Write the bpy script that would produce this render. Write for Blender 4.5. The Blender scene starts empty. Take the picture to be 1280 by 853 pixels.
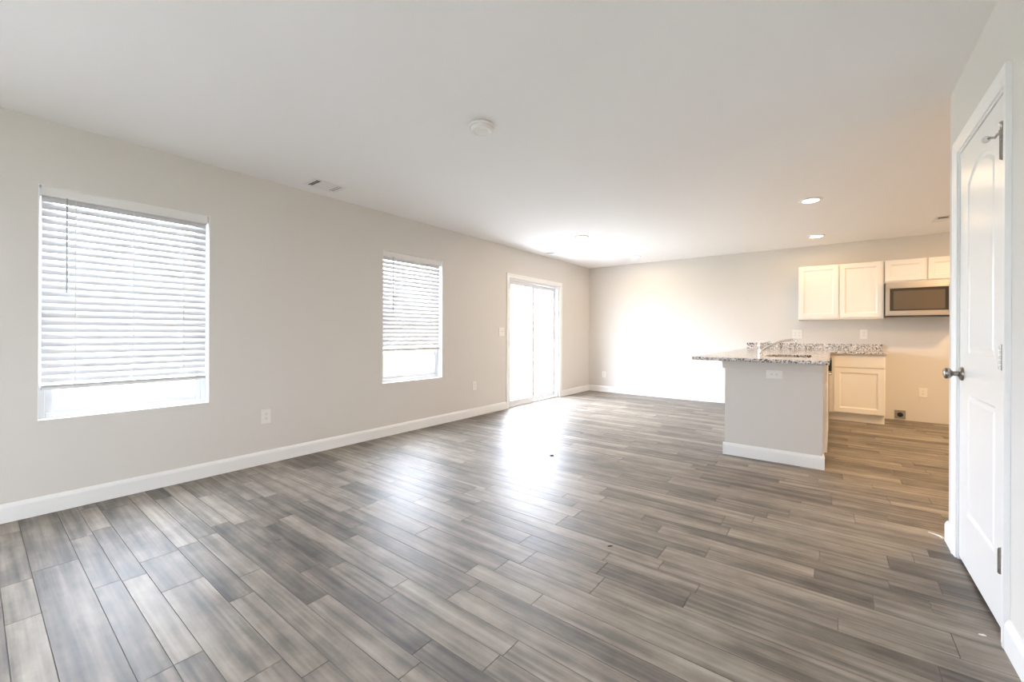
import bpy, bmesh, math, random
from mathutils import Vector, Matrix, geometry

# ------------------------------------------------------------------ camera, world, exposure
scn = bpy.context.scene
COL = scn.collection
cam_d = bpy.data.cameras.new('camera')
cam = bpy.data.objects.new('camera', cam_d)
COL.objects.link(cam)
cam_d.sensor_fit = 'HORIZONTAL'
cam_d.sensor_width = 36.0
cam_d.lens = 36.0 * 521.4 / 1280.0
cam_d.shift_y = -9.42 / 1280.0
cam_d.clip_start = 0.02
cam.matrix_world = (Matrix.Translation((0, 0, 1.1297))
                    @ Matrix.Rotation(math.radians(37.529), 4, 'Z')
                    @ Matrix.Rotation(math.radians(90), 4, 'X')
                    @ Matrix.Rotation(math.radians(0.2625), 4, 'Z'))
scn.camera = cam

SKY_STRENGTH = 17.0
SKY_COLOR = (0.87, 0.92, 1.09)
LAMP_COLOR = (1.0, 0.65, 0.33)
LAMP_KITCHEN = 1.9
LAMP_ADDED = 20.0  # power of the two unseen lamps added to brighten the kitchen
LAMP_DINING = 3.0
EXPOSURE = 1.22

w = bpy.data.worlds.new('overcast_sky')
scn.world = w
w.use_nodes = True
bg = w.node_tree.nodes['Background']
bg.inputs['Color'].default_value = (*SKY_COLOR, 1)
bg.inputs['Strength'].default_value = SKY_STRENGTH

scn.view_settings.view_transform = 'Standard'
scn.view_settings.look = 'None'
scn.view_settings.gamma = 1.0
scn.view_settings.use_curve_mapping = False
scn.view_settings.exposure = EXPOSURE
scn.cycles.max_bounces = 14
scn.cycles.diffuse_bounces = 10
scn.cycles.sample_clamp_indirect = 6.0

# room measures
H = 2.44
XL, XR, YB = -3.867, 0.508, 7.568
YF = -3.4          # wall behind the camera
XK = 3.3           # far kitchen wall
WEND = 3.266       # where the closet wall ends
T = 0.14
CW = .115           # thickness of the inner walls
YC = 1.0           # closet ends here; house narrowed beyond it to open the added window to sky

def portal(name, loc, rot, sx, sy):
    d = bpy.data.lights.new(name, 'AREA')
    d.shape = 'RECTANGLE'
    d.size, d.size_y = sx, sy
    d.cycles.is_portal = True
    o = bpy.data.objects.new(name, d)
    COL.objects.link(o)
    o.location = loc
    o.rotation_euler = rot
    return o

R90 = math.radians(90)
# portals only guide the sky light through the room's openings
portal('daylight_portal', (XL - T - .02, 5.69, 1.0), (0, -R90, 0), 2.0, 1.5)
portal('daylight_portal', (XL - T - .02, 0.70, 1.306), (0, -R90, 0), 1.5, 0.92)
portal('daylight_portal', (XL - T - .02, 3.17, 1.306), (0, -R90, 0), 1.5, 0.92)
portal('daylight_portal', (XL - T - .02, -2.15, 1.24), (0, -R90, 0), 1.6, 1.55)
portal('daylight_portal', (XR + .14, -2.72, 1.275), (0, R90, 0), 1.6, .9)

# ------------------------------------------------------------------ materials
def mat(name, color, rough=.5, metal=0.0, spec=.5, noise=None, bump=None, coat=0.0):
    m = bpy.data.materials.new(name)
    m.use_nodes = True
    nt = m.node_tree
    b = nt.nodes['Principled BSDF']
    b.inputs['Base Color'].default_value = (*color, 1)
    b.inputs['Roughness'].default_value = rough
    b.inputs['Metallic'].default_value = metal
    b.inputs['Specular IOR Level'].default_value = spec
    b.inputs['Coat Weight'].default_value = coat
    tc = nt.nodes.new('ShaderNodeTexCoord')
    if noise:
        sc_, amt = noise
        n = nt.nodes.new('ShaderNodeTexNoise')
        n.inputs['Scale'].default_value = sc_
        n.inputs['Detail'].default_value = 4
        nt.links.new(tc.outputs['Object'], n.inputs['Vector'])
        mx = nt.nodes.new('ShaderNodeMix')
        mx.data_type = 'RGBA'
        mx.inputs[6].default_value = tuple(c * (1 - amt) for c in color) + (1,)
        mx.inputs[7].default_value = tuple(min(1, c * (1 + amt)) for c in color) + (1,)
        nt.links.new(n.outputs['Fac'], mx.inputs[0])
        nt.links.new(mx.outputs[2], b.inputs['Base Color'])
    if bump:
        sc_, st = bump
        n = nt.nodes.new('ShaderNodeTexNoise')
        n.inputs['Scale'].default_value = sc_
        n.inputs['Detail'].default_value = 3
        nt.links.new(tc.outputs['Object'], n.inputs['Vector'])
        bp = nt.nodes.new('ShaderNodeBump')
        bp.inputs['Strength'].default_value = st
        bp.inputs['Distance'].default_value = .002
        nt.links.new(n.outputs['Fac'], bp.inputs['Height'])
        nt.links.new(bp.outputs['Normal'], b.inputs['Normal'])
    return m

M = {}
M['wall'] = mat('greige_wall_paint', (.672, .643, .604), .65, spec=.3, noise=(.8, .015), bump=(260, .06))
M['ceiling'] = mat('white_ceiling_paint', (.885, .875, .862), .8, spec=.2, noise=(.6, .012), bump=(180, .1))
M['trim'] = mat('white_gloss_trim_paint', (.83, .83, .82), .35, noise=(3, .01))
M['door'] = mat('white_door_paint', (.83, .82, .80), .32, noise=(3, .01), bump=(120, .04))
M['cabinet'] = mat('white_cabinet_lacquer', (.82, .80, .76), .35, noise=(4, .012))
M['vinyl'] = mat('white_window_vinyl', (.68, .69, .70), .35, noise=(5, .01))
M['plastic'] = mat('white_plastic', (.80, .78, .74), .4, noise=(8, .01))
M['plastic_dark'] = mat('dark_slot', (.03, .028, .025), .6, noise=(40, .1))
M['grille'] = mat('white_grille_enamel', (.80, .795, .78), .45, noise=(9, .01))
M['duct'] = mat('dark_duct_shade', (.02, .019, .018), .9, noise=(20, .1))  # near-black colour stands for the shade within the vents
M['nickel'] = mat('brushed_nickel', (.34, .315, .285), .3, 1.0, noise=(90, .06))
M['chrome'] = mat('chrome', (.80, .79, .77), .12, 1.0, noise=(60, .02))
M['steel'] = mat('brushed_stainless_steel', (.52, .495, .46), .3, 1.0, noise=(60, .04))
M['black_glass'] = mat('black_appliance_glass', (.045, .036, .028), .08, noise=(6, .05))
M['black_plastic'] = mat('black_plastic', (.012, .012, .013), .35, noise=(30, .1))
M['grey_box'] = mat('grey_receptacle_plate', (.30, .29, .27), .45, .3, noise=(30, .05))
M['rubber'] = mat('white_rubber', (.72, .71, .68), .6, noise=(30, .03))
M['caulk'] = mat('white_caulk', (.85, .85, .83), .5, noise=(60, .02))
M['speck'] = mat('dark_debris', (.05, .045, .04), .8, noise=(200, .3))
M['wand'] = mat('grey_wand_plastic', (.42, .42, .43), .3, noise=(20, .03))
M['lawn'] = mat('dry_lawn', (.20, .22, .14), .9, noise=(9, .35))
M['concrete'] = mat('pale_concrete', (.42, .41, .39), .8, noise=(14, .08))

def slat_material():
    m = mat('white_blind_slat', (.66, .66, .675), .6, spec=.3, noise=(14, .01))
    nt = m.node_tree
    b = nt.nodes['Principled BSDF']
    tr = nt.nodes.new('ShaderNodeBsdfTranslucent')
    tr.inputs['Color'].default_value = (.80, .80, .82, 1)
    mix = nt.nodes.new('ShaderNodeMixShader')
    mix.inputs[0].default_value = .004
    out = nt.nodes['Material Output']
    nt.links.new(b.outputs[0], mix.inputs[1])
    nt.links.new(tr.outputs[0], mix.inputs[2])
    nt.links.new(mix.outputs[0], out.inputs['Surface'])
    return m
M['slat'] = slat_material()
M['blind_rail'] = mat('white_blind_rail', (.78, .77, .75), .45, noise=(14, .01))

def glass_material():
    m = bpy.data.materials.new('window_glass')
    m.use_nodes = True
    nt = m.node_tree
    nt.nodes.remove(nt.nodes['Principled BSDF'])
    t = nt.nodes.new('ShaderNodeBsdfTransparent')
    t.inputs['Color'].default_value = (.94, .96, .95, 1)
    g = nt.nodes.new('ShaderNodeBsdfGlossy')
    g.inputs['Roughness'].default_value = .01
    f = nt.nodes.new('ShaderNodeFresnel')
    ge = nt.nodes.new('ShaderNodeNewGeometry')
    io = nt.nodes.new('ShaderNodeMath')     # reflection on the face a ray enters by only
    io.operation = 'MULTIPLY_ADD'
    io.inputs[1].default_value = -.45
    io.inputs[2].default_value = 1.45
    nt.links.new(ge.outputs['Backfacing'], io.inputs[0])
    nt.links.new(io.outputs[0], f.inputs['IOR'])
    mx = nt.nodes.new('ShaderNodeMixShader')
    nt.links.new(f.outputs[0], mx.inputs[0])
    nt.links.new(t.outputs[0], mx.inputs[1])
    nt.links.new(g.outputs[0], mx.inputs[2])
    nt.links.new(mx.outputs[0], nt.nodes['Material Output'].inputs['Surface'])
    return m
M['glass'] = glass_material()

def emit_material(name, color, strength):
    m = mat(name, (.9, .88, .84), .4)
    b = m.node_tree.nodes['Principled BSDF']
    b.inputs['Emission Color'].default_value = (*color, 1)
    b.inputs['Emission Strength'].default_value = strength
    return m
M['lens_warm'] = emit_material('lit_lamp_lens', (1.0, .86, .66), 9.0)

def granite_material():
    m = bpy.data.materials.new('speckled_granite')
    m.use_nodes = True
    nt = m.node_tree
    N, L = nt.nodes, nt.links
    b = N['Principled BSDF']
    tc = N.new('ShaderNodeTexCoord')
    v = N.new('ShaderNodeTexVoronoi')
    v.inputs['Scale'].default_value = 95
    v.inputs['Randomness'].default_value = 1
    ns = N.new('ShaderNodeTexNoise')
    ns.inputs['Scale'].default_value = 40
    ns.inputs['Detail'].default_value = 3
    L.new(tc.outputs['Object'], ns.inputs['Vector'])
    mv = N.new('ShaderNodeVectorMath')
    mv.operation = 'MULTIPLY_ADD'
    mv.inputs[1].default_value = (.03, .03, .03)
    L.new(ns.outputs['Color'], mv.inputs[0])
    L.new(tc.outputs['Object'], mv.inputs[2])
    L.new(mv.outputs[0], v.inputs['Vector'])
    sp = N.new('ShaderNodeSeparateColor')
    L.new(v.outputs['Color'], sp.inputs[0])
    r = N.new('ShaderNodeValToRGB')
    cr = r.color_ramp
    cr.interpolation = 'CONSTANT'
    cr.elements[0].position = 0
    cr.elements[0].color = (.025, .023, .022, 1)
    cr.elements[1].position = .09
    cr.elements[1].color = (.13, .12, .115, 1)
    for p, c in ((.19, (.40, .36, .32)), (.34, (.60, .57, .54)), (.62, (.74, .72, .70)), (.86, (.30, .27, .25))):
        e = cr.elements.new(p)
        e.color = (*c, 1)
    L.new(sp.outputs[0], r.inputs[0])
    L.new(r.outputs[0], b.inputs['Base Color'])
    b.inputs['Roughness'].default_value = .12
    return m
M['granite'] = granite_material()

def floor_material():
    m = bpy.data.materials.new('grey_brown_vinyl_plank')
    m.use_nodes = True
    nt = m.node_tree
    N, L = nt.nodes, nt.links
    b = N['Principled BSDF']
    tc = N.new('ShaderNodeTexCoord')
    at = N.new('ShaderNodeAttribute')
    at.attribute_name = 'tone'
    sp = N.new('ShaderNodeSeparateColor')
    L.new(at.outputs['Color'], sp.inputs[0])
    # a different piece of print for every plank
    off = N.new('ShaderNodeVectorMath')
    off.operation = 'MULTIPLY_ADD'
    off.inputs[1].default_value = (37, 53, 11)
    L.new(at.outputs['Color'], off.inputs[0])
    L.new(tc.outputs['Object'], off.inputs[2])
    def stretched(sx, sy, detail, rough=.55):
        mp = N.new('ShaderNodeMapping')
        mp.inputs['Scale'].default_value = (sx, sy, 1)
        L.new(off.outputs[0], mp.inputs['Vector'])
        n = N.new('ShaderNodeTexNoise')
        n.inputs['Scale'].default_value = 1
        n.inputs['Detail'].default_value = detail
        n.inputs['Roughness'].default_value = rough
        L.new(mp.outputs[0], n.inputs['Vector'])
        return n
    grain = stretched(2.2, 60, 6)
    strip = stretched(.8, 23, 2)
    cloud = stretched(4.5, 9, 5, .6)
    fine = stretched(9, 190, 3)
    def math_(op, a, bv, c=None):
        n = N.new('ShaderNodeMath')
        n.operation = op
        for i, x in enumerate((a, bv, c)):
            if x is None:
                continue
            if isinstance(x, (int, float)):
                n.inputs[i].default_value = x
            else:
                L.new(x, n.inputs[i])
        return n.outputs[0]
    def dev(x, k, c):
        d = math_('ADD', x, -.5)
        return math_('MULTIPLY_ADD', d, k, c)
    t = dev(sp.outputs[0], .31, .45)
    t = dev(grain.outputs['Fac'], .55, t)
    t = dev(strip.outputs['Fac'], .85, t)
    t = dev(cloud.outputs['Fac'], .90, t)
    r = N.new('ShaderNodeValToRGB')
    cr = r.color_ramp
    cr.elements[0].position = .08
    cr.elements[0].color = (.055, .048, .042, 1)
    cr.elements[1].position = .95
    cr.elements[1].color = (.40, .350, .288, 1)
    e = cr.elements.new(.38)
    e.color = (.150, .129, .108, 1)
    e = cr.elements.new(.64)
    e.color = (.265, .228, .186, 1)
    L.new(t, r.inputs[0])
    L.new(r.outputs[0], b.inputs['Base Color'])
    ro = math_('MULTIPLY_ADD', cloud.outputs['Fac'], .16, .385)
    L.new(ro, b.inputs['Roughness'])
    bp = N.new('ShaderNodeBump')
    bp.inputs['Strength'].default_value = .12
    bp.inputs['Distance'].default_value = .001
    hh = math_('ADD', grain.outputs['Fac'], fine.outputs['Fac'])
    L.new(hh, bp.inputs['Height'])
    L.new(bp.outputs['Normal'], b.inputs['Normal'])
    return m
M['floor'] = floor_material()

# ------------------------------------------------------------------ mesh helpers
OFF = {}

class MB:
    """collects shapes in room coordinates; build() links them as ONE mesh object"""
    def __init__(self):
        self.bm = bmesh.new()

    def box(self, x0, x1, y0, y1, z0, z1, bevel=0.0, seg=2):
        t = bmesh.new()
        bmesh.ops.create_cube(t, size=1)
        for v in t.verts:
            v.co = Vector(((x0 + x1) / 2 + v.co.x * (x1 - x0), (y0 + y1) / 2 + v.co.y * (y1 - y0),
                           (z0 + z1) / 2 + v.co.z * (z1 - z0)))
        if bevel:
            bmesh.ops.bevel(t, geom=t.edges[:], offset=bevel, segments=seg, affect='EDGES', profile=.5)
        self.merge(t)
        return self

    def merge(self, t):
        me = bpy.data.meshes.new('tmp')
        t.to_mesh(me)
        t.free()
        self.bm.from_mesh(me)
        bpy.data.meshes.remove(me)

    def prism(self, pts, a, b):
        """pts: 3D polygon; extruded by vector from a to b (offset vectors)"""
        bm = self.bm
        a, b = Vector(a), Vector(b)
        v0 = [bm.verts.new(Vector(p) + a) for p in pts]
        v1 = [bm.verts.new(Vector(p) + b) for p in pts]
        n = len(pts)
        bm.faces.new(v0)
        bm.faces.new(v1[::-1])
        for i in range(n):
            bm.faces.new((v0[i], v1[i], v1[(i + 1) % n], v0[(i + 1) % n]))
        return self

    def lathe(self, prof, origin, axis='Z', seg=32, sy=1.0):
        """prof: (radius, height) pairs along axis from origin"""
        bm = self.bm
        o = Vector(origin)
        def P(r, h, a):
            c, s = r * math.cos(a), r * math.sin(a) * sy
            return o + {'Z': Vector((c, s, h)), 'X': Vector((h, c, s)), 'Y': Vector((c, h, s))}[axis]
        rings = []
        for r, h in prof:
            if r < 1e-6:
                rings.append([bm.verts.new(P(0, h, 0))])
            else:
                rings.append([bm.verts.new(P(r, h, 2 * math.pi * i / seg)) for i in range(seg)])
        for A, B in zip(rings, rings[1:]):
            if len(A) == 1 and len(B) == 1:
                continue
            for i in range(seg):
                j = (i + 1) % seg
                if len(A) == 1:
                    bm.faces.new((A[0], B[i], B[j]))
                elif len(B) == 1:
                    bm.faces.new((A[i], B[0], A[j]))
                else:
                    bm.faces.new((A[i], B[i], B[j], A[j]))
        for ring in (rings[0], rings[-1]):
            if len(ring) > 1:
                try:
                    bm.faces.new(ring)
                except ValueError:
                    pass
        return self

    def tube(self, pts, radii, seg=14):
        bm = self.bm
        pts = [Vector(p) for p in pts]
        n = len(pts)
        if isinstance(radii, (int, float)):
            radii = [radii] * n
        rings = []
        up = Vector((0, 0, 1))
        for i, p in enumerate(pts):
            d = (pts[min(i + 1, n - 1)] - pts[max(i - 1, 0)]).normalized()
            ref = up if abs(d.dot(up)) < .95 else Vector((0, 1, 0))
            a = d.cross(ref).normalized()
            b = d.cross(a).normalized()
            rings.append([bm.verts.new(p + radii[i] * (math.cos(2 * math.pi * k / seg) * a + math.sin(2 * math.pi * k / seg) * b))
                          for k in range(seg)])
        for A, B in zip(rings, rings[1:]):
            for k in range(seg):
                bm.faces.new((A[k], A[(k + 1) % seg], B[(k + 1) % seg], B[k]))
        bm.faces.new(rings[0][::-1])
        bm.faces.new(rings[-1])
        return self

    def build(self, name, m, parent=None, loc=None, smooth=None):
        """smooth: angle in degrees below which edges shade smooth"""
        off = OFF[parent] if parent is not None else Vector(loc or (0, 0, 0))
        bm = self.bm
        bmesh.ops.recalc_face_normals(bm, faces=bm.faces[:])
        for v in bm.verts:
            v.co -= off
        if smooth:
            lim = math.radians(smooth)
            for f in bm.faces:
                f.smooth = True
            for e in bm.edges:
                if len(e.link_faces) == 2 and e.calc_face_angle(0) > lim:
                    e.smooth = False
        me = bpy.data.meshes.new(name)
        bm.to_mesh(me)
        bm.free()
        me.materials.append(m)
        o = bpy.data.objects.new(name, me)
        COL.objects.link(o)
        if parent is not None:
            o.parent = parent
        else:
            o.location = off
        OFF[o] = off
        return o

def tag(o, label=None, cat=None, group=None, kind=None):
    for k, v in (('label', label), ('category', cat), ('group', group), ('kind', kind)):
        if v:
            o[k] = v
    return o

def thing(name, loc, label, cat, group=None):
    o = bpy.data.objects.new(name, None)
    o.empty_display_size = .1
    COL.objects.link(o)
    o.location = loc
    OFF[o] = Vector(loc)
    return tag(o, label, cat, group)

def struct(o, label=None, cat=None):
    return tag(o, label, cat, kind='structure')

def copy_tree(o, parent=None):
    c = o.copy()
    COL.objects.link(c)
    if parent is not None:
        c.parent = parent
    for ch in list(o.children):
        copy_tree(ch, c)
    return c

def offset_poly(P, d):
    """inward offset of a CCW polygon"""
    n = len(P)
    out = []
    for i in range(n):
        p0, p1, p2 = Vector(P[i - 1]), Vector(P[i]), Vector(P[(i + 1) % n])
        e0, e1 = (p1 - p0).normalized(), (p2 - p1).normalized()
        n0, n1 = Vector((-e0.y, e0.x)), Vector((-e1.y, e1.x))
        bis = n0 + n1
        k = d / max(.3, (1 + n0.dot(n1)))
        out.append((p1.x + bis.x * k, p1.y + bis.y * k))
    return out

def panel_slab(mb, F, rect, polys, thick, profile, edge=.0):
    """a slab whose front (w=0) carries moulded panels; F maps (u, v, w) to room coordinates, w points outwards"""
    bm = mb.bm
    u0, u1, v0, v1 = rect
    e = edge
    outer = [(u0 + e, v0 + e), (u1 - e, v0 + e), (u1 - e, v1 - e), (u0 + e, v1 - e)]
    loops = [outer] + polys
    flat = [Vector((p[0], p[1], 0)) for lp in loops for p in lp]
    tris = geometry.tessellate_polygon([[Vector((p[0], p[1], 0)) for p in lp] for lp in loops])
    V = [bm.verts.new(F(p.x, p.y, 0)) for p in flat]
    for t in tris:
        try:
            bm.faces.new([V[i] for i in t])
        except ValueError:
            pass
    O = V[:4]
    ring = O
    steps = ([((u0, u1, v0, v1), -e)] if e else []) + [((u0, u1, v0, v1), -thick)]
    for (a, b, c, d), wv in steps:
        nr = [bm.verts.new(F(x, y, wv)) for x, y in ((a, c), (b, c), (b, d), (a, d))]
        for i in range(4):
            bm.faces.new((ring[i], ring[(i + 1) % 4], nr[(i + 1) % 4], nr[i]))
        ring = nr
    bm.faces.new(ring[::-1])
    k = 4
    for poly in polys:
        n = len(poly)
        ring = V[k:k + n]
        k += n
        for d, wv in profile:
            q = offset_poly(poly, d)
            nr = [bm.verts.new(F(x, y, wv)) for x, y in q]
            for i in range(n):
                bm.faces.new((ring[i], ring[(i + 1) % n], nr[(i + 1) % n], nr[i]))
            ring = nr
        bm.faces.new(ring)
    return mb

def rect_poly(u0, u1, v0, v1):
    return [(u0, v0), (u1, v0), (u1, v1), (u0, v1)]

CAB_PROFILE = [(.003, -.005), (.011, -.009), (.016, -.011)]

# ------------------------------------------------------------------ floor
def build_floor():
    rnd = random.Random(11)
    bm = bmesh.new()
    lay = bm.loops.layers.float_color.new('tone')
    x0f, x1f = XL - T, XK + T
    y0f, y1f = YF - T, YB + T
    def quad(pts, col):
        f = bm.faces.new([bm.verts.new(p) for p in pts])
        for l in f.loops:
            l[lay] = col
    y = 0.086
    rows = []
    while y > y0f:
        wd = rnd.choice((.095, .155, .155))
        rows.append((max(y - wd, y0f), y))
        y -= wd
    y = 0.086
    first = [.095, .154, .09, .085, .155, .095]
    while y < y1f:
        wd = first.pop(0) if first else rnd.choice((.095, .095, .155, .125))
        rows.append((y, min(y + wd, y1f)))
        y += wd
    g, dp = .0014, .0022
    for ya, yb in rows:
        x = x0f - rnd.random() * .9
        while x < x1f:
            ln = rnd.choice((.42, .6, .75, .9, 1.15)) * rnd.uniform(.9, 1.1)
            a, b = max(x, x0f), min(x + ln, x1f if yb > YC else XR + CW)
            x += ln
            if b - a < .02:
                continue
            t = rnd.random()
            col = (t, rnd.random(), rnd.random(), 1)
            A, B, C, D = a + g, b - g, ya + g, yb - g
            quad([(A, C, 0), (B, C, 0), (B, D, 0), (A, D, 0)], col)
            dark = (-.1, col[1], col[2], 1)
            quad([(a, ya, -dp), (b, ya, -dp), (B, C, 0), (A, C, 0)], dark)
            quad([(b, ya, -dp), (b, yb, -dp), (B, D, 0), (B, C, 0)], dark)
            quad([(b, yb, -dp), (a, yb, -dp), (A, D, 0), (B, D, 0)], dark)
            quad([(a, yb, -dp), (a, ya, -dp), (A, C, 0), (A, D, 0)], dark)
    # sub floor
    z0, z1 = -.12, -dp - .0005
    P = [(x0f, y0f), (XR + CW, y0f), (XR + CW, YC), (x1f, YC), (x1f, y1f), (x0f, y1f)]
    dk = (-.4, 0, 0, 1)
    quad([(p[0], p[1], z1) for p in P], dk)
    quad([(p[0], p[1], z0) for p in P[::-1]], dk)
    for i in range(6):
        p, q = P[i], P[(i + 1) % 6]
        quad([(*p, z0), (*q, z0), (*q, z1), (*p, z1)], dk)
    me = bpy.data.meshes.new('floor')
    bm.to_mesh(me)
    bm.free()
    me.materials.append(M['floor'])
    o = bpy.data.objects.new('floor', me)
    COL.objects.link(o)
    return struct(o, 'grey brown wood look plank floor of mixed widths', 'floor')
build_floor()

# ------------------------------------------------------------------ shell
struct(MB().box(XL - T, XR + CW, YF - T, YC, H, H + .15).box(XL - T, XK + T, YC, YB + T, H, H + .15).build('ceiling', M['ceiling']), 'flat white painted ceiling', 'ceiling')

W1 = (0.257, 1.147, .577, 2.035)     # y0 y1 z0 z1
W2 = (2.733, 3.607, .577, 2.035)
W4 = (-2.90, -1.40, .45, 2.035)       # unseen window added behind the camera to light the right wall
SD = (4.958, 6.425, 0.0, 1.970)
def wall_left():
    m = MB()
    xa, xb = XL - T, XL
    ys = [YF - T, W4[0], W4[1], W1[0], W1[1], W2[0], W2[1], SD[0], SD[1], YB + T]
    for i in range(0, 10, 2):
        m.box(xa, xb, ys[i], ys[i + 1], 0, H)
    for (a, b, c, d) in (W1, W2, W4):
        m.box(xa, xb, a, b, 0, c)
        m.box(xa, xb, a, b, d, H)
    m.box(xa, xb, SD[0], SD[1], SD[3], H)
    return struct(m.build('wall_left', M['wall']), 'long greige wall with two windows and a glass door', 'wall')
wall_left()
struct(MB().box(XL, XK, YB, YB + T, 0, H).build('wall_back', M['wall']), 'far greige wall behind the kitchen', 'wall')
struct(MB().box(XK, XK + T, YC, YB + T, 0, H).build('wall_kitchen', M['wall']), 'side wall of the kitchen', 'wall')

struct(MB().box(XL, XR + CW, YF - T, YF, 0, H).build('wall_front', M['wall']), 'wall behind the camera', 'wall')

# closet wall on the right with its door opening, end return and back
D0, D1, DZ = 2.335, 3.062, 2.062     # door opening
W5 = (-3.20, -2.25, .50, 2.05)        # unseen window added opposite, to light the left wall
m = MB()
m.box(XR, XR + CW, YF, W5[0], 0, H).box(XR, XR + CW, W5[1], D0, 0, H)
m.box(XR, XR + CW, W5[0], W5[1], 0, W5[2]).box(XR, XR + CW, W5[0], W5[1], W5[3], H)
m.box(XR, XR + CW, D1, WEND, 0, H).box(XR, XR + CW, D0, D1, DZ, H)
struct(m.build('wall_right', M['wall']), 'near right wall holding the white panel door', 'wall')
struct(MB().box(XR + CW, XK, WEND - CW, WEND, 0, H).box(XR + CW, XK, YC, YC + T, 0, H).build('wall_closet', M['wall']), 'closet wall facing the kitchen', 'wall')

# peninsula half wall
PX0, PX1, PY = -.805, -.062, 4.362
PZ = .884
m = MB()
m.box(PX0, PX1, PY, PY + .10, 0, PZ).box(PX0, PX0 + .10, PY + .10, YB, 0, PZ)
struct(m.build('wall_peninsula', M['wall']), 'greige half wall under the granite counter', 'wall')

# ------------------------------------------------------------------ baseboards
BB = [(0, 0), (.014, 0), (.014, .088), (.011, .098), (.006, .108), (.0, .112)]
def base_run(m, p, q, n):
    """p, q: floor points (x, y); n: unit normal into the room"""
    pts = [(p[0] + n[0] * d, p[1] + n[1] * d, z) for d, z in BB]
    v = (q[0] - p[0], q[1] - p[1], 0)
    m.prism(pts, (0, 0, 0), v)
    return m
b = .014
CW_SD = .066
m = MB()
base_run(m, (XL, YF), (XL, SD[0] - CW_SD), (1, 0))
base_run(m, (XL, SD[1] + CW_SD), (XL, YB), (1, 0))
struct(m.build('baseboard_left', M['trim']), 'white baseboard along the window wall', 'baseboard')
m = MB()
base_run(m, (XL + b, YB), (PX0, YB), (0, -1))
struct(m.build('baseboard_back', M['trim']), 'white baseboard along the far wall', 'baseboard')
m = MB()
base_run(m, (PX0 - b, PY), (PX1 + b, PY), (0, -1))
base_run(m, (PX0, PY), (PX0, YB - b), (-1, 0))
base_run(m, (PX1, PY), (PX1, PY + .10), (1, 0))
struct(m.build('baseboard_peninsula', M['trim']), 'white baseboard around the peninsula half wall', 'baseboard')
CASW = .060
m = MB()
base_run(m, (XR, YF), (XR, D0 - CASW), (-1, 0))
base_run(m, (XR, D1 + CASW), (XR, WEND + b), (-1, 0))
base_run(m, (XR, WEND), (XK, WEND), (0, 1))
struct(m.build('baseboard_right', M['trim']), 'white baseboard beside the panel door', 'baseboard')
m = MB()
base_run(m, (XL + b, YF), (XR - b, YF), (0, 1))
struct(m.build('baseboard_front', M['trim']), 'white baseboard behind the camera', 'baseboard')

# moulding under the counter on the half wall
m = MB()
prof = [(0, .812), (.006, .812), (.010, .824), (.020, .850), (.026, .872), (.026, PZ), (0, PZ)]
m.prism([(PX0 - .020, PY - d, z) for d, z in prof], (0, 0, 0), (PX1 - PX0 + .020, 0, 0))
m.prism([(PX0 - d, PY, z) for d, z in prof], (0, 0, 0), (0, YB - PY, 0))
struct(m.build('trim_1', M['wall']), 'greige cove moulding under the granite overhang', 'trim')

# ------------------------------------------------------------------ windows
def casing(m, X, n, y0, y1, z1, wd, prof):
    """door casing round an opening on a plane X; prof: (across from inner edge, thickness)"""
    P = [(0, 0)] + prof + [(wd, 0)]
    def sect(f):
        return [f(a, t) for a, t in P]
    bm = m.bm
    rings = []
    for f in (lambda a, t: (X + n * t, y0 - a, 0), lambda a, t: (X + n * t, y0 - a, z1 + a),
              lambda a, t: (X + n * t, y1 + a, z1 + a), lambda a, t: (X + n * t, y1 + a, 0)):
        rings.append([bm.verts.new(p) for p in sect(f)])
    k = len(P)
    for A, B in zip(rings, rings[1:]):
        for i in range(k):
            bm.faces.new((A[i], A[(i + 1) % k], B[(i + 1) % k], B[i]))
    bm.faces.new(rings[0])
    bm.faces.new(rings[-1][::-1])
    return m

def window_unit(name, W, label):
    y0, y1, z0, z1 = W
    xo, xi = XL - .125, XL - .072
    m = MB()
    fw = .036
    m.box(xo, xi, y0, y0 + fw, z0, z1, .003).box(xo, xi, y1 - fw, y1, z0, z1, .003)
    m.box(xo, xi, y0 + fw, y1 - fw, z0, z0 + fw, .003).box(xo, xi, y0 + fw, y1 - fw, z1 - fw, z1, .003)
    root = struct(m.build(name, M['vinyl'], loc=((xo + xi) / 2, (y0 + y1) / 2, z0)), label, 'window')
    zm = (z0 + z1) / 2
    sw = .036
    for a, c, x0, x1 in ((z0 + fw - .002, zm + .02, xo + .026, xi - .006), (zm - .02, z1 - fw + .002, xo + .004, xo + .026)):
        ya, yb = y0 + fw - .002, y1 - fw + .002
        s = MB()
        s.box(x0, x1, ya, ya + sw, a, c, .003).box(x0, x1, yb - sw, yb, a, c, .003)
        s.box(x0, x1, ya + sw, yb - sw, a, a + sw, .003).box(x0, x1, ya + sw, yb - sw, c - sw, c, .003)
        so = s.build('sash', M['vinyl'], root)
        g = MB().box((x0 + x1) / 2 - .003, (x0 + x1) / 2 + .003, ya + sw - .004, yb - sw + .004, a + sw - .004, c - sw + .004)
        g.build('pane', M['glass'], so)
    # thin painted reveal of the opening
    r = MB()
    t = .004
    r.box(xi + .001, XL - .0005, y0, y0 + t, z0, z1).box(xi + .001, XL - .0005, y1 - t, y1, z0, z1)
    r.box(xi + .001, XL - .0005, y0 + t, y1 - t, z0, z0 + t).box(xi + .001, XL - .0005, y0 + t, y1 - t, z1 - t, z1)
    r.build('reveal', M['trim'], root)
    return root
window_unit('window_1', W1, 'large white vinyl window nearest the camera')
window_unit('window_2', W2, 'white vinyl window between the near window and the glass door')

window_unit('added_window_4', W4, 'unseen window added to the long wall behind the camera for its daylight')

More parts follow.
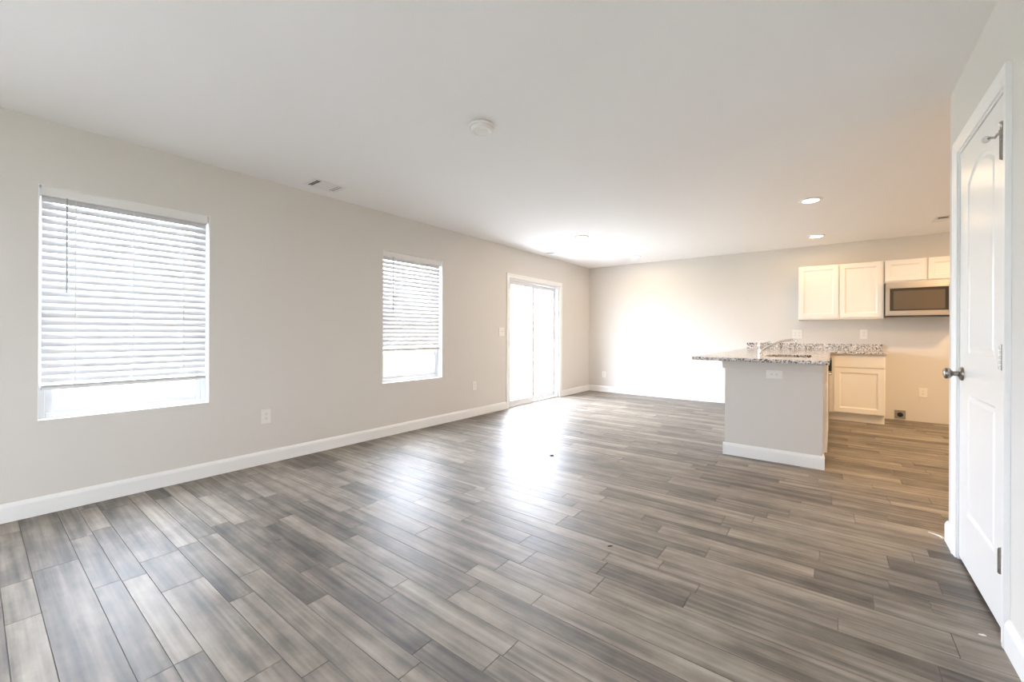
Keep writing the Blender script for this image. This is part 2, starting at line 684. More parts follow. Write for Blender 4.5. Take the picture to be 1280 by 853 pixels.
# unseen window added in the right wall to brighten the room
m = MB()
ya, yb, z0, z1 = W5
x0, x1 = XR + .03, XR + .085
m.box(x0, x1, ya, ya + .05, z0, z1).box(x0, x1, yb - .05, yb, z0, z1).box(x0, x1, ya + .05, yb - .05, z0, z0 + .05)
m.box(x0, x1, ya + .05, yb - .05, z1 - .05, z1)
wr = struct(m.build('added_window_3', M['vinyl'], loc=(x0, (ya + yb) / 2, z0)), 'unseen window added opposite the long wall, behind the camera, for its daylight', 'window')
MB().box(x0 + .025, x0 + .031, ya + .046, yb - .046, z0 + .046, z1 - .046).build('pane', M['glass'], wr)

# ------------------------------------------------------------------ blinds
def blind(W, y0, y1, top, rail_z, label, wand_y, tilt, pitch, val_h):
    xf = XL - .004                     # front of the valance
    xc = XL - .036                     # slat centre line
    root = thing('window_blind', (xc, (y0 + y1) / 2, top), label, 'blind', 'window blinds on the long wall')
    v = MB()
    v.box(xf - .010, xf, y0 - .003, y1 + .003, top - val_h, top, .002)
    v.box(xf - .045, xf - .010, y0 - .003, y0 + .006, top - val_h, top, .001)
    v.box(xf - .045, xf - .010, y1 - .006, y1 + .003, top - val_h, top, .001)
    v.build('valance', M['blind_rail'], root)
    MB().box(xc - .025, xc + .020, y0 + .008, y1 - .008, top - .045, top - .004, .002).build('headrail', M['blind_rail'], root)
    s = MB()
    hw = .0249
    z = top - val_h - .012
    ca, sa = math.cos(tilt), math.sin(tilt)
    n = 0
    while z > rail_z + .040:
        # gently crowned slat, room edge down
        pts = []
        for k in range(7):
            a = -hw + 2 * hw * k / 6
            crown = .0022 * (1 - (a / hw) ** 2)
            pts.append((a, crown + .0013))
        for k in range(6, -1, -1):
            a = -hw + 2 * hw * k / 6
            crown = .0022 * (1 - (a / hw) ** 2)
            pts.append((a, crown - .0013))
        poly = [(xc + a * ca + c * sa, y0, z - a * sa + c * ca) for a, c in pts]
        s.prism(poly, (0, 0, 0), (0, y1 - y0, 0))
        z -= pitch
        n += 1
    s.build('slats', M['slat'], root, smooth=40)
    MB().box(xc - .026, xc + .026, y0, y1, rail_z, rail_z + .018, .004).build('bottom_rail', M['blind_rail'], root)
    # gathered slats lying on the bottom rail
    g = MB()
    for k in range(3):
        g.box(xc - .025, xc + .025, y0 + .001, y1 - .001, rail_z + .0195 + k * .0045, rail_z + .0225 + k * .0045)
    g.build('stacked_slats', M['slat'], root)
    for f in (.17, .5, .83):
        yy = y0 + f * (y1 - y0)
        c = MB()
        for dx in (-.027, .0275):
            c.box(xc + dx - .0006, xc + dx + .0006, yy - .0022, yy + .0022, rail_z + .01, top - val_h + .01)
        c.build('ladder_cord', M['rubber'], root)
    wz = top - val_h + .004
    wl = MB().tube([(XL + .004, wand_y, wz), (XL + .006, wand_y, wz - .30), (XL + .006, wand_y, wz - .60)], [.0035, .0042, .0048], 8)
    wl.build('tilt_wand', M['wand'], root, smooth=50)
    return root
blind(W1, .273, 1.129, 2.031, .762, 'wide white slatted blind lowered almost to the sill of the near window', .378, math.radians(66), .0452, .058)
blind(W2, 2.742, 3.580, 2.028, .925, 'white slatted blind on the far window, stopping well above its sill', 2.862, math.radians(66), .0452, .062)

# ------------------------------------------------------------------ sliding glass door
CAS = [(0.0, .009), (.010, .012), (.030, .013), (.045, .017), (.056, .017)]
m = MB()
casing(m, XL, 1, SD[0], SD[1], SD[3], CW_SD, [(0, .009), (.012, .012), (.034, .013), (.05, .017), (.066, .017)])
struct(m.build('trim_2', M['trim']), 'white casing around the sliding glass door', 'trim')
def sliding_door():
    y0, y1, z0, z1 = SD
    xo, xi = XL - .135, XL - .012
    f = .034
    m = MB()
    m.box(xo, xi, y0, y0 + f, z0, z1, .003).box(xo, xi, y1 - f, y1, z0, z1, .003)
    m.box(xo, xi, y0 + f, y1 - f, z1 - f, z1, .003).box(xo, xi, y0 + f, y1 - f, z0, z0 + .028, .003)
    root = struct(m.build('door_1', M['vinyl'], loc=((xo + xi) / 2, (y0 + y1) / 2, 0)), 'white framed sliding glass patio door', 'door')
    ym = 5.66
    st = .058
    def leaf(nm, ya, yb, xa, xb):
        s = MB()
        za, zb = z0 + .026, z1 - f + .004
        s.box(xa, xb, ya, ya + st, za, zb, .004).box(xa, xb, yb - st, yb, za, zb, .004)
        s.box(xa, xb, ya + st, yb - st, za, za + .075, .004).box(xa, xb, ya + st, yb - st, zb - .06, zb, .004)
        o = s.build(nm, M['vinyl'], root)
        MB().box((xa + xb) / 2 - .004, (xa + xb) / 2 + .004, ya + st - .005, yb - st + .005, za + .07, zb - .055).build('pane', M['glass'], o)
        return o
    a = leaf('sliding_panel', y0 + f - .004, ym + st / 2, XL - .070, XL - .034)
    leaf('fixed_panel', ym - st / 2, y1 - f + .004, XL - .115, XL - .079)
    h = MB()
    hy = y0 + f + .022
    h.box(XL - .035, XL - .028, hy - .014, hy + .014, .93, 1.14, .003)
    h.tube([(XL - .030, hy, .96), (XL - .004, hy, .98), (XL + .000, hy, 1.035), (XL - .004, hy, 1.09), (XL - .030, hy, 1.11)], .007, 10)
    h.build('handle', M['plastic'], a, smooth=40)
sliding_door()

# ------------------------------------------------------------------ panel door on the right
m = MB()
casing(m, XR, -1, D0 - .001, D1 + .001, DZ, CASW, [(.0, .008), (.010, .011), (.028, .012), (.042, .016), (.057, .016)])
# jamb lining
m.box(XR - .001, XR + CW, D0 - .001, D0 + .012, 0, DZ).box(XR - .001, XR + CW, D1 - .012, D1 + .001, 0, DZ)
m.box(XR - .001, XR + CW, D0 + .012, D1 - .012, DZ - .012, DZ)
m.box(XR + .044, XR + .075, D0 + .012, D0 + .022, 0, DZ - .012).box(XR + .044, XR + .075, D1 - .022, D1 - .012, 0, DZ - .012)
m.box(XR + .044, XR + .075, D0 + .022, D1 - .022, DZ - .022, DZ - .012)
struct(m.build('trim_3', M['trim']), 'white casing and jamb around the panel door', 'trim')

def panel_door():
    ya, yb = D0 + .015, D1 - .015
    za, zb = .018, DZ - .015
    xf = XR + .003
    # seen from the room, +u runs towards -Y
    F = lambda u, v, wv: (xf - wv, -u, v)
    arch = []
    pa, pb = 2.492, 2.905
    n = 22
    for i in range(n + 1):
        t = i / n
        y = pa + (pb - pa) * t
        s = (2 * t - 1)
        arch.append((-y, 1.852 + .072 * (1 - s * s)))
    top = [(-pb, 1.045), (-pa, 1.045)] + arch
    low = rect_poly(-2.898, -2.472, .268, .849)
    prof = [(.004, -.004), (.011, -.0075), (.016, -.0075), (.022, -.005), (.030, -.0015), (.034, -.001)]
    mb = MB()
    panel_slab(mb, F, (-yb, -ya, za, zb), [top, low], .035, prof, .0015)
    root = struct(mb.build('door_2', M['door'], loc=(XR + .02, D0, 0)), 'white two panel door with an arched upper panel and nickel knob', 'door')
    # knob
    ky, kz = 2.990, .940
    k = MB()
    k.lathe([(0, .001), (.034, .001), (.034, -.004), (.031, -.009), (.020, -.013), (.0135, -.016), (.0115, -.028), (.012, -.034),
             (.017, -.038), (.024, -.044), (.0275, -.052), (.0275, -.058), (.024, -.064), (.014, -.068), (0, -.069)],
            (xf, ky, kz), 'X', 36)
    k.build('door_knob', M['nickel'], root, smooth=50)
    # hinges
    for i, hz in enumerate((1.835, 1.048, .288)):
        h = MB()
        hx, hy = XR - .009, D0 + .0115
        h.box(XR - .003, XR + .004, hy - .0015, hy + .024, hz - .045, hz + .045)
        for q in range(5):
            z0 = hz - .045 + q * .018
            h.lathe([(0, z0 + .0006), (.0068, z0 + .0006), (.0068, z0 + .0174), (0, z0 + .0174)], (hx, hy, 0), 'Z', 16)
        h.lathe([(0, hz - .0488), (.004, hz - .0478), (.004, hz - .0445), (0, hz - .0445)], (hx, hy, 0), 'Z', 12)
        h.lathe([(0, hz + .0445), (.005, hz + .0445), (.005, hz + .0485), (0, hz + .050)], (hx, hy, 0), 'Z', 12)
        hg = h.build('hinge', M['nickel'], root, smooth=45)
        if i == 0:
            s = MB()
            zt = hz + .062
            s.lathe([(0, zt - .016), (.0085, zt - .016), (.0085, zt + .002), (.0055, zt + .004), (.0055, zt + .026), (.0075, zt + .028), (.0075, zt + .032), (0, zt + .033)], (hx, hy, 0), 'Z', 14)
            s.tube([(hx, hy, zt - .004), (hx - .008, hy + .018, zt - .006), (hx - .010, hy + .034, zt - .012), (hx - .020, hy + .050, zt - .004), (hx - .022, hy + .056, zt - .004)], .0042, 10)
            so = s.build('door_stop', M['nickel'], hg, smooth=45)
    t = MB()
    t.lathe([(0, -.004), (.011, -.004), (.013, .0), (.012, .010), (.007, .015), (0, .016)], (hx0 := XR - .037, D0 + .0115 + .060, 1.893), 'Y', 18)
    t.build('stop_bumper', M['rubber'], root, smooth=50)
    tag(bpy.data.objects['stop_bumper'], 'white rubber bumper tip')
    return root
panel_door()

# ------------------------------------------------------------------ outlets and switches
def plate(name, F, wd, ht, kind, loc, label, cat, group=None):
    """F maps (u, v, w) -> room, w out of the wall; u, v from the plate centre"""
    root = thing(name, loc, label, cat, group)
    def bx(mb, u0, u1, v0, v1, w0, w1, bev=0):
        p, q = Vector(F(u0, v0, w0)), Vector(F(u1, v1, w1))
        mb.box(*[c for i in range(3) for c in sorted((p[i], q[i]))], bev)
        return mb
    bx(MB(), -wd / 2, wd / 2, -ht / 2, ht / 2, 0, .006, .0022).build('cover_plate', M['plastic'], root)
    if kind in ('outlet', 'outlet2', 'outlet_h'):
        cs = {'outlet': [0], 'outlet2': [-.023, .023], 'outlet_h': [0]}[kind]
        for c in cs:
            for s in (-1, 1):
                r = MB()
                cu, cv = (c, s * .0195) if kind != 'outlet_h' else (s * .0195, 0)
                if kind != 'outlet_h':
                    bx(r, cu - .017, cu + .017, cv - .014, cv + .014, .0058, .0078, .0008)
                else:
                    bx(r, cu - .014, cu + .014, cv - .017, cv + .017, .0058, .0078, .0008)
                ro = r.build('receptacle', M['plastic'], root)
                sl = MB()
                for d in (-.0065, .0065):
                    if kind != 'outlet_h':
                        bx(sl, cu + d - .0011, cu + d + .0011, cv - .002, cv + .007, .0076, .0080)
                    else:
                        bx(sl, cu - .002, cu + .007, cv + d - .0011, cv + d + .0011, .0076, .0080)
                if kind != 'outlet_h':
                    bx(sl, cu - .002, cu + .002, cv - .010, cv - .006, .0076, .0080)
                else:
                    bx(sl, cu - .010, cu - .006, cv - .002, cv + .002, .0076, .0080)
                sl.build('slot', M['plastic_dark'], ro)
    else:
        for c in {'switch2': [-.023, .023], 'switch1': [0]}[kind]:
            t = MB()
            bx(t, c - .0055, c + .0055, -.012, .012, .0058, .0066)
            to = t.build('toggle_surround', M['plastic'], root)
            l = MB()
            bx(l, c - .004, c + .004, .000, .010, .006, .016, .001)
            l.build('toggle', M['plastic'], to)
    for c in ([-.023, .023] if kind in ('outlet2', 'switch2') else [0]):
        for v in ([0] if kind.startswith('outlet') else [-.030, .030]):
            bx(MB(), c - .0025, c + .0025, v - .0025, v + .0025, .0058, .0070, .0006).build('screw', M['plastic'], root)
    return root

FL = lambda y, z: (lambda u, v, wv: (XL + wv, y + u, z + v))        # left wall
FB = lambda x, z, yy=YB: (lambda u, v, wv: (x + u, yy - wv, z + v))  # walls facing the camera
plate('wall_outlet', FL(1.560, .408), .078, .122, 'outlet', (XL, 1.560, .408), 'white wall outlet between the two windows', 'outlet', 'wall outlets')
plate('wall_outlet', FL(4.195, .415), .078, .120, 'outlet', (XL, 4.195, .415), 'white wall outlet left of the glass door, below the light switch', 'outlet', 'wall outlets')
plate('light_switch', FL(4.782, 1.153), .124, .128, 'switch2', (XL, 4.782, 1.153), 'white double light switch beside the sliding glass door', 'switch')
plate('wall_outlet', FB(-3.54, .335), .075, .118, 'outlet', (-3.54, YB, .335), 'faint white outlet on the far wall near the corner by the glass door', 'outlet', 'wall outlets')
plate('wall_outlet', FB(-.418, 1.139), .124, .134, 'outlet2', (-.418, YB, 1.139), 'wide white outlet plate above the backsplash, under the left wall cabinet door', 'outlet', 'wall outlets')
plate('wall_outlet', FB(.345, 1.141), .080, .134, 'outlet', (.345, YB, 1.141), 'narrow white outlet above the backsplash, under the right wall cabinet door', 'outlet', 'wall outlets')
plate('wall_outlet', FB(.938, .384), .082, .122, 'outlet', (.938, YB, .384), 'white outlet low on the kitchen wall, right of the range socket', 'outlet', 'wall outlets')
plate('wall_outlet', FB(-.408, .776, PY), .124, .074, 'outlet_h', (-.408, PY, .776), 'horizontal white outlet on the peninsula end under the counter', 'outlet', 'wall outlets')

# range socket close to the floor
rs = thing('range_socket', (.719, YB, .072), 'square grey range socket with a round black face near the kitchen floor', 'socket')
MB().box(.719 - .054, .719 + .054, YB - .012, YB, .018, .130, .003).build('cover_plate', M['grey_box'], rs)
MB().lathe([(0, 0), (.030, 0), (.030, -.006), (.027, -.008), (0, -.008)], (.719, YB - .0118, .072), 'Y', 28).build('socket_face', M['black_plastic'], rs, smooth=40)

# ------------------------------------------------------------------ kitchen: base units
CT = .914
def front(mb, F, u0, u1, v0, v1, rail=.058, thick=.019, flat=False):
    polys = [] if flat else [rect_poly(u0 + rail, u1 - rail, v0 + rail, v1 - rail)]
    panel_slab(mb, F, (u0, u1, v0, v1), polys, thick, CAB_PROFILE, .0015)
    return mb

# base cabinet along the far wall, facing the camera
BX0, BX1, BY = -.030, .530, 6.985
c = thing('base_cabinet', ((BX0 + BX1) / 2, BY, 0), 'white base cabinet with one drawer above one door, against the kitchen wall', 'cabinet')
m = MB()
m.box(BX0, BX1, BY, YB - .004, .108, PZ)
m.build('body', M['cabinet'], c)
MB().box(BX0, BX1 - .004, BY + .060, YB - .006, 0, .108).build('toe_kick', M['cabinet'], c)
Fk = lambda u, v, wv: (u, BY - .0195 - wv, v)
front(MB(), Fk, .020, .518, .712, .858, flat=True).build('drawer', M['cabinet'], c)
front(MB(), Fk, .020, .518, .122, .700).build('door', M['cabinet'], c)

# peninsula units, doors facing the kitchen
KX = -.052
FX = lambda u, v, wv: (KX + .0195 + wv, u, v)
c = thing('sink_cabinet', (-.37, 4.95, 0), 'white sink cabinet behind the peninsula end wall, seen edge-on', 'cabinet')
m = MB()
m.box(-.700, KX, 4.466, 4.484, .108, PZ).box(-.700, KX, 5.450, 5.468, .108, PZ)
m.box(-.700, KX, 4.484, 5.450, .108, .126).box(-.700, -.682, 4.484, 5.450, .126, PZ)
m.box(KX - .018, KX, 4.484, 4.510, .126, PZ).box(KX - .018, KX, 5.424, 5.450, .126, PZ)
m.box(KX - .018, KX, 4.510, 5.424, .84, PZ)
m.build('body', M['cabinet'], c)
MB().box(-.70, KX - .062, 4.470, 5.466, 0, .107).build('toe_kick', M['cabinet'], c)
front(MB(), FX, 4.470, 5.464, .730, .866, flat=True).build('false_drawer', M['cabinet'], c)
front(MB(), FX, 4.470, 4.965, .122, .718).build('door', M['cabinet'], c)
front(MB(), FX, 4.969, 5.464, .122, .718).build('door', M['cabinet'], c)

d = thing('dishwasher', (-.36, 5.77, 0), 'dishwasher beside the sink cabinet, black control strip at its top', 'dishwasher')
MB().box(-.68, KX - .004, 5.474, 6.066, .02, .868, .003).build('tub', M['black_plastic'], d)
MB().box(KX - .003, KX + .024, 5.476, 6.064, .115, .752, .004).build('door', M['steel'], d)
MB().box(KX - .003, KX + .048, 5.476, 6.064, .752, .868, .004).build('control_panel', M['black_plastic'], d)
hd = MB()
hd.tube([(KX + .022, 5.53, .715), (KX + .044, 5.535, .715), (KX + .046, 5.77, .715), (KX + .044, 6.005, .715), (KX + .022, 6.01, .715)], .008, 10)
hd.build('handle', M['steel'], d, smooth=45)

c = thing('corner_cabinet', (-.36, 6.52, 0), 'white blind corner cabinet where peninsula and wall counter meet', 'cabinet')
MB().box(-.68, KX, 6.074, YB - .006, .108, PZ).build('body', M['cabinet'], c)
MB().box(-.68, KX - .062, 6.078, YB - .010, 0, .107).build('toe_kick', M['cabinet'], c)
front(MB(), FX, 6.078, 6.940, .122, .866, flat=True).build('filler_panel', M['cabinet'], c)

# granite worktop in an L with the sink cut out
def worktop():
    xs = [-1.080, -.545, -.165, -.018, .545]
    ys = [4.265, 4.800, 5.400, 6.935, YB - .001]
    occ = {(i, j) for i in range(3) for j in range(4)} | {(3, 3)}
    occ -= {(1, 1)}
    z0, z1 = PZ + .0005, CT
    bm = bmesh.new()
    V = {}
    def vert(i, j, z):
        if (i, j, z) not in V:
            V[(i, j, z)] = bm.verts.new((xs[i], ys[j], z))
        return V[(i, j, z)]
    for i, j in occ:
        q = [(i, j), (i + 1, j), (i + 1, j + 1), (i, j + 1)]
        bm.faces.new([vert(a, b_, z1) for a, b_ in q])
        bm.faces.new([vert(a, b_, z0) for a, b_ in q[::-1]])
        for (di, dj), k in (((0, -1), 0), ((1, 0), 1), ((0, 1), 2), ((-1, 0), 3)):
            if (i + di, j + dj) not in occ:
                p, r = q[k], q[(k + 1) % 4]
                bm.faces.new([vert(*p, z0), vert(*r, z0), vert(*r, z1), vert(*p, z1)])
    bmesh.ops.dissolve_limit(bm, angle_limit=.01, verts=bm.verts[:], edges=bm.edges[:])
    ed = [e for e in bm.edges if len(e.link_faces) == 2 and e.calc_face_angle(0) > .5]
    bmesh.ops.bevel(bm, geom=ed, offset=.003, segments=2, affect='EDGES', profile=.5)
    mb = MB()
    mb.merge(bm)
    o = mb.build('countertop', M['granite'], loc=(-.55, 4.265, PZ))
    return tag(o, 'speckled grey granite worktop turning from the peninsula to the kitchen wall', 'countertop')
worktop()
tag(MB().box(-1.080, .540, YB - .022, YB, CT, CT + .088, .002).build('backsplash', M['granite'], loc=(-.27, YB, CT)),
    'low speckled granite backsplash strip along the kitchen wall', 'backsplash')

# sink
s = thing('kitchen_sink', (-.355, 5.10, CT), 'stainless steel sink bowl sunk into the granite peninsula', 'sink')
def bowl():
    mb = MB()
    bm = mb.bm
    def ring(x0, x1, y0, y1, z, r=.04):
        pts = []
        for cx, cy, a0 in ((x1 - r, y0 + r, -90), (x1 - r, y1 - r, 0), (x0 + r, y1 - r, 90), (x0 + r, y0 + r, 180)):
            for k in range(5):
                a = math.radians(a0 + 22.5 * k)
                pts.append(bm.verts.new((cx + r * math.cos(a), cy + r * math.sin(a), z)))
        return pts
    R = [ring(-.560, -.150, 4.785, 5.415, PZ - .0005, .05), ring(-.545, -.165, 4.80, 5.40, PZ - .0005, .045), ring(-.540, -.170, 4.805, 5.395, PZ - .02, .045),
         ring(-.530, -.180, 4.815, 5.385, PZ - .18, .045), ring(-.510, -.200, 4.835, 5.365, PZ - .20, .04)]
    for A, B in zip(R, R[1:]):
        for i in range(len(A)):
            j = (i + 1) % len(A)
            bm.faces.new((A[i], A[j], B[j], B[i]))
    bm.faces.new(R[-1])
    o = mb.build('basin', M['steel'], s, smooth=40)
    md = o.modifiers.new('thickness', 'SOLIDIFY')
    md.thickness = .0015
    md.offset = -1
bowl()
MB().lathe([(0, .001), (.040, .001), (.042, .003), (.036, .004), (.028, .002), (0, .002)], (-.355, 5.10, PZ - .20), 'Z', 28).build('drain', M['chrome'], s, smooth=40)

# faucet
fx, fy = -.600, 5.090
f = thing('kitchen_faucet', (fx, fy, CT), 'chrome single lever faucet arching over the sink', 'faucet')
MB().lathe([(0, CT), (.030, CT), (.030, CT + .006), (.024, CT + .011), (.0215, CT + .02), (.0205, CT + .085), (.022, CT + .09), (.0225, CT + .105), (.018, CT + .113), (0, CT + .115)],
           (fx, fy, 0), 'Z', 28).build('body', M['chrome'], f, smooth=40)
pts, rad = [], []
for k in range(17):
    t = k / 16
    pts.append((fx + .012 + .285 * t, fy, CT + .048 + .115 * math.sin(t * 1.62) ** .85 * 1.0 if t > 0 else CT + .048))
    rad.append(.0145 - .003 * t)
pts.append((fx + .307, fy, CT + .150))
rad.append(.0135)
pts.append((fx + .312, fy, CT + .133))
rad.append(.0135)
MB().tube(pts, rad, 16).build('spout', M['chrome'], f, smooth=50)
MB().tube([(fx, fy, CT + .108), (fx + .03, fy - .006, CT + .124), (fx + .075, fy - .012, CT + .142), (fx + .088, fy - .013, CT + .146)], [.010, .0075, .006, .0065], 12).build('lever', M['chrome'], f, smooth=50)

# ------------------------------------------------------------------ wall cabinets and microwave
UY = YB - .315
UF = lambda u, v, wv: (u, UY - .0195 - wv, v)
def wall_cabinet(x0, x1, z0, z1, label):
    c = thing('wall_cabinet', ((x0 + x1) / 2, UY, z0), label, 'cabinet', 'white wall cabinets')
    MB().box(x0, x1, UY, YB - .001, z0, z1).build('body', M['cabinet'], c)
    xm = (x0 + x1) / 2
    e = .016
    for a, b_ in ((x0 + .006, xm - .008), (xm + .010, x1 - e)):
        front(MB(), UF, a, b_, z0 + .022, z1 - .010, .052).build('door', M['cabinet'], c)
    return c
wall_cabinet(-.390, .530, 1.345, 2.098, 'large white two door wall cabinet left of the microwave')
wall_cabinet(.535, 1.325, 1.805, 2.098, 'short white two door wall cabinet directly above the microwave')

mw = thing('microwave', (.93, YB - .2, 1.36), 'stainless steel microwave with a dark window hung under the short wall cabinet', 'microwave')
MX0, MX1, MZ0, MZ1, MY = .540, 1.318, 1.372, 1.803, YB - .375
MB().box(MX0, MX1, MY, YB - .001, MZ0 + .006, MZ1, .002).build('case', M['steel'], mw)
m = MB()
dr0, dr1 = MX0, MX1 - .19
yf = MY - .030
m.box(dr0, dr1, yf, MY - .001, MZ1 - .080, MZ1 - .002, .003).box(dr0, dr1, yf, MY - .001, MZ0 + .006, MZ0 + .068, .003)
m.box(dr0, dr0 + .040, yf, MY - .001, MZ0 + .068, MZ1 - .080, .003).box(dr1 - .02, dr1, yf, MY - .001, MZ0 + .068, MZ1 - .080, .003)
md_ = m.build('door', M['steel'], mw)
MB().box(dr0 + .038, dr1 - .018, yf + .003, MY - .001, MZ0 + .066, MZ1 - .078).build('window', M['black_glass'], md_)
mi = MB()
mi.box(dr0 + .075, dr1 - .05, yf + .0018, yf + .0032, MZ0 + .086, MZ1 - .112, .0004)
mi.build('window_mesh', mat('brown_microwave_mesh', (.115, .088, .06), .22, noise=(400, .25)), md_)
MB().box(dr1 + .002, MX1, yf + .001, MY - .001, MZ0 + .006, MZ1 - .002, .003).build('control_panel', M['black_glass'], mw)
MB().tube([(dr1 - .010, yf + .002, MZ0 + .05), (dr1 - .010, yf - .032, MZ0 + .06), (dr1 - .010, yf - .034, (MZ0 + MZ1) / 2), (dr1 - .010, yf - .032, MZ1 - .06), (dr1 - .010, yf + .002, MZ1 - .05)], .009, 12).build('handle', M['steel'], md_, smooth=45)
MB().box(MX0 + .01, MX1 - .01, MY - .02, YB - .02, MZ0 - .004, MZ0 + .0055).build('underside', M['black_plastic'], mw)

# ------------------------------------------------------------------ ceiling fittings
def lamp(x, y, power, label):
    L = thing('recessed_light', (x, y, H), label, 'ceiling light', 'round recessed ceiling lights')
    MB().lathe([(.098, 0), (.098, -.004), (.094, -.009), (.072, -.012), (.066, -.010), (.066, 0)], (x, y, H), 'Z', 40).build('trim_ring', M['grille'], L, smooth=50)
    MB().lathe([(0, -.014), (.03, -.0138), (.055, -.0125), (.067, -.0095), (.067, -.002), (0, -.002)], (x, y, H), 'Z', 36).build('lens', M['lens_warm'], L, smooth=50)
    d = bpy.data.lights.new('lamp_glow', 'AREA')
    d.shape = 'DISK'
    d.size = .13
    d.energy = power
    d.color = LAMP_COLOR
    o = bpy.data.objects.new('lamp_glow', d)
    COL.objects.link(o)
    o.parent = L
    o.location = (0, 0, -.018)
    return L
lamp(-.172, 4.975, LAMP_KITCHEN, 'lit recessed light over the peninsula, nearest the camera')
lamp(-.172, 6.830, LAMP_KITCHEN, 'lit recessed light in front of the large wall cabinet')
lamp(-2.687, 5.030, LAMP_DINING, 'lit recessed light closest to the sliding glass door')
lamp(-2.655, 6.860, LAMP_DINING, 'lit recessed light nearest the far wall corner')
lamp(1.55, 4.80, LAMP_ADDED, 'unseen fill light added in the kitchen behind the closet wall, nearer the camera')  # this lamp and the next are added out of view for warm light
lamp(2.00, 6.150, LAMP_ADDED, 'unseen fill light added in the kitchen behind the closet wall, nearer the microwave')

sx, sy_ = -1.757, 1.962
s = thing('smoke_detector', (sx, sy_, H), 'round white smoke detector alone in the middle of the near ceiling', 'smoke detector')
MB().lathe([(0, 0), (.066, 0), (.066, -.004), (.079, -.0045), (.081, -.008), (.080, -.014), (.076, -.018), (0, -.018)], (sx, sy_, H), 'Z', 48).build('base', M['plastic'], s, smooth=40)
MB().lathe([(0, -.0155), (.069, -.0155), (.067, -.032), (.060, -.040), (.047, -.042), (.044, -.039), (0, -.039)], (sx, sy_, H), 'Z', 48).build('cover', M['plastic'], s, smooth=40)
MB().lathe([(0, -.0385), (.042, -.0385), (.040, -.043), (.028, -.047), (0, -.049)], (sx, sy_, H), 'Z', 40).build('sensor_cap', M['plastic'], s, smooth=40)

def register(x0, x1, y0, y1, label, open_slot=False):
    g = thing('ceiling_vent', ((x0 + x1) / 2, (y0 + y1) / 2, H), label, 'vent', 'white ceiling vents')
    zt, zb = H - .0005, H - .008
    br = .022
    L_ = y1 - y0
    ln = L_ * .17
    sl = [(y0 + br, y0 + br + ln), (y1 - br - ln, y1 - br)]
    if open_slot:
        sl[0] = (y0 + br, y0 + br + L_ * .34)
    m = MB()
    m.box(x0, x0 + br, y0, y1, zb, zt, .002).box(x1 - br, x1, y0, y1, zb, zt, .002)
    m.box(x0 + br, x1 - br, y0, y0 + br, zb, zt, .002).box(x0 + br, x1 - br, y1 - br, y1, zb, zt, .002)
    m.box(x0 + br, x1 - br, sl[0][1], sl[1][0], zb + .001, zt, .001)
    m.build('frame', M['grille'], g)
    for k, (a, b_) in enumerate(sl):
        MB().box(x0 + br, x1 - br, a, b_, H - .0012, H - .0006).build('duct_shade', M['duct'], g)  # dark sheet under the solid ceiling, coloured as the shade inside a duct
        n = 1 if open_slot and k == 0 else 3 - k
        for i in range(n):
            yc = a + (i + .5) * (b_ - a) / n
            s_ = -1 if k == 0 else 1
            v = MB()
            h_ = .006 if k == 0 else .0035
            v.prism([(x0 + br, yc + s_ * .0065, zb), (x0 + br, yc + s_ * .0077, zb), (x0 + br, yc - s_ * .0035, zb + h_), (x0 + br, yc - s_ * .0047, zb + h_)],
                    (0, 0, 0), (x1 - x0 - 2 * br, 0, 0))
            v.build('louver', M['grille'], g)
    return g
register(-3.695, -3.475, 1.785, 2.075, 'white ceiling vent with two slotted ends above the near windows')
register(-3.715, -3.555, 5.70, 5.98, 'faint white ceiling vent near the wall above the sliding glass door')
register(.905, 1.035, 6.50, 6.78, 'ceiling vent with a dark slot over the kitchen in front of the microwave', True)

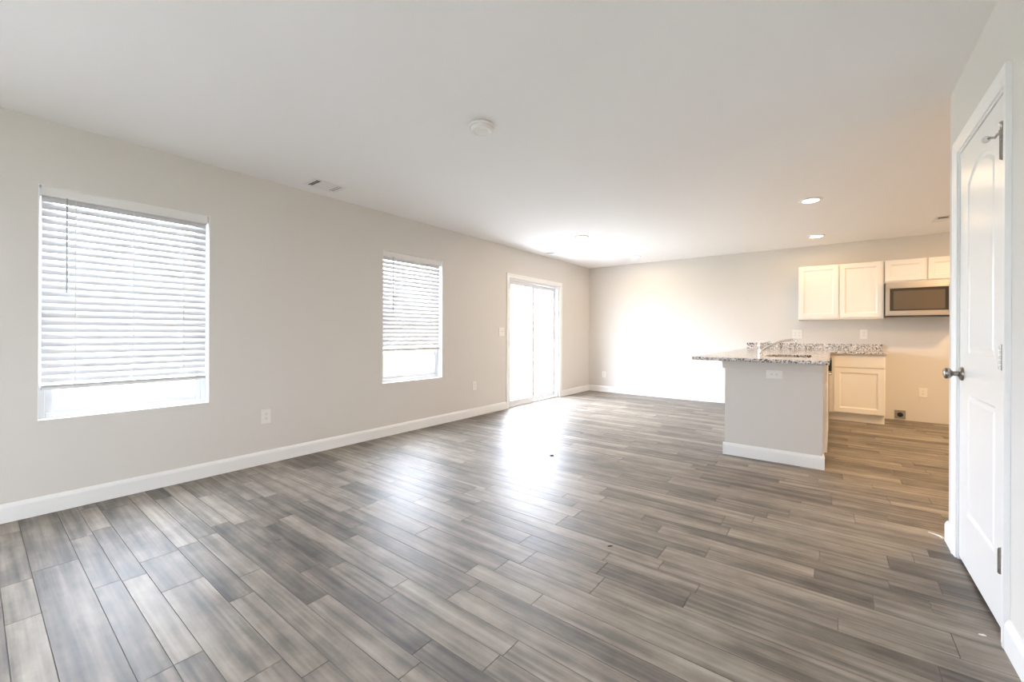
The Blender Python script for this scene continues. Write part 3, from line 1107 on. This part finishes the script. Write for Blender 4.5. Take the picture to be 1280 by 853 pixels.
# ------------------------------------------------------------------ bits on the floor
rnd = random.Random(4)
def blob(name, x, y, r, h, m, label, cat, sx=1.0, rot=0.0):
    mb = MB()
    n = 11
    bm = mb.bm
    rings = []
    jit = [rnd.uniform(.65, 1.25) for _ in range(n)]
    for f_, z in ((1, .0003), (.85, h * .7), (.45, h)):
        ring = []
        for i in range(n):
            a = 2 * math.pi * i / n
            px, py = r * f_ * jit[i] * math.cos(a) * sx, r * f_ * jit[i] * math.sin(a)
            ring.append(bm.verts.new((x + px * math.cos(rot) - py * math.sin(rot), y + px * math.sin(rot) + py * math.cos(rot), z)))
        rings.append(ring)
    for A, B in zip(rings, rings[1:]):
        for i in range(n):
            bm.faces.new((A[i], A[(i + 1) % n], B[(i + 1) % n], B[i]))
    bm.faces.new(rings[0][::-1])
    bm.faces.new(rings[-1])
    return tag(mb.build(name, m, loc=(x, y, 0), smooth=60), label, cat)
blob('debris_speck', -2.052, 3.288, .013, .010, M['speck'], 'tiny dark speck in the bright reflection on the floor', 'debris', 1.5, .4)
blob('debris_speck', -.933, 2.082, .006, .004, M['speck'], 'tiny dark sliver on the planks in the middle of the near floor', 'debris', 2.4, .9)
blob('paint_chip', .452, 2.330, .006, .003, M['caulk'], 'tiny white paint chip on the floor before the panel door', 'debris', 1.8, .3)
cs = MB().tube([(.440, 3.352, .002), (.462, 3.338, .003), (.480, 3.318, .004), (.492, 3.300, .004)], [.0015, .003, .004, .006], 8)
tag(cs.build('caulk_smear', M['caulk'], loc=(.48, 3.32, 0), smooth=60), 'white caulk smear trailing from the end of the right wall', 'caulk')

# ------------------------------------------------------------------ outside
struct(MB().box(-60, XL - T - 3.0, -50, 60, -.35, -.15).build('ground', M['lawn']), 'pale lawn outside the windows', 'ground')
struct(MB().box(XL - T - 3.0, XL - T, -50, 60, -.35, -.10).build('patio', M['concrete']), 'pale concrete strip outside the glass door', 'patio')
struct(MB().box(XR + CW + .01, 40, -50, YC - .01, -.35, -.15).build('ground_side', M['lawn']), 'lawn beside the house', 'ground')
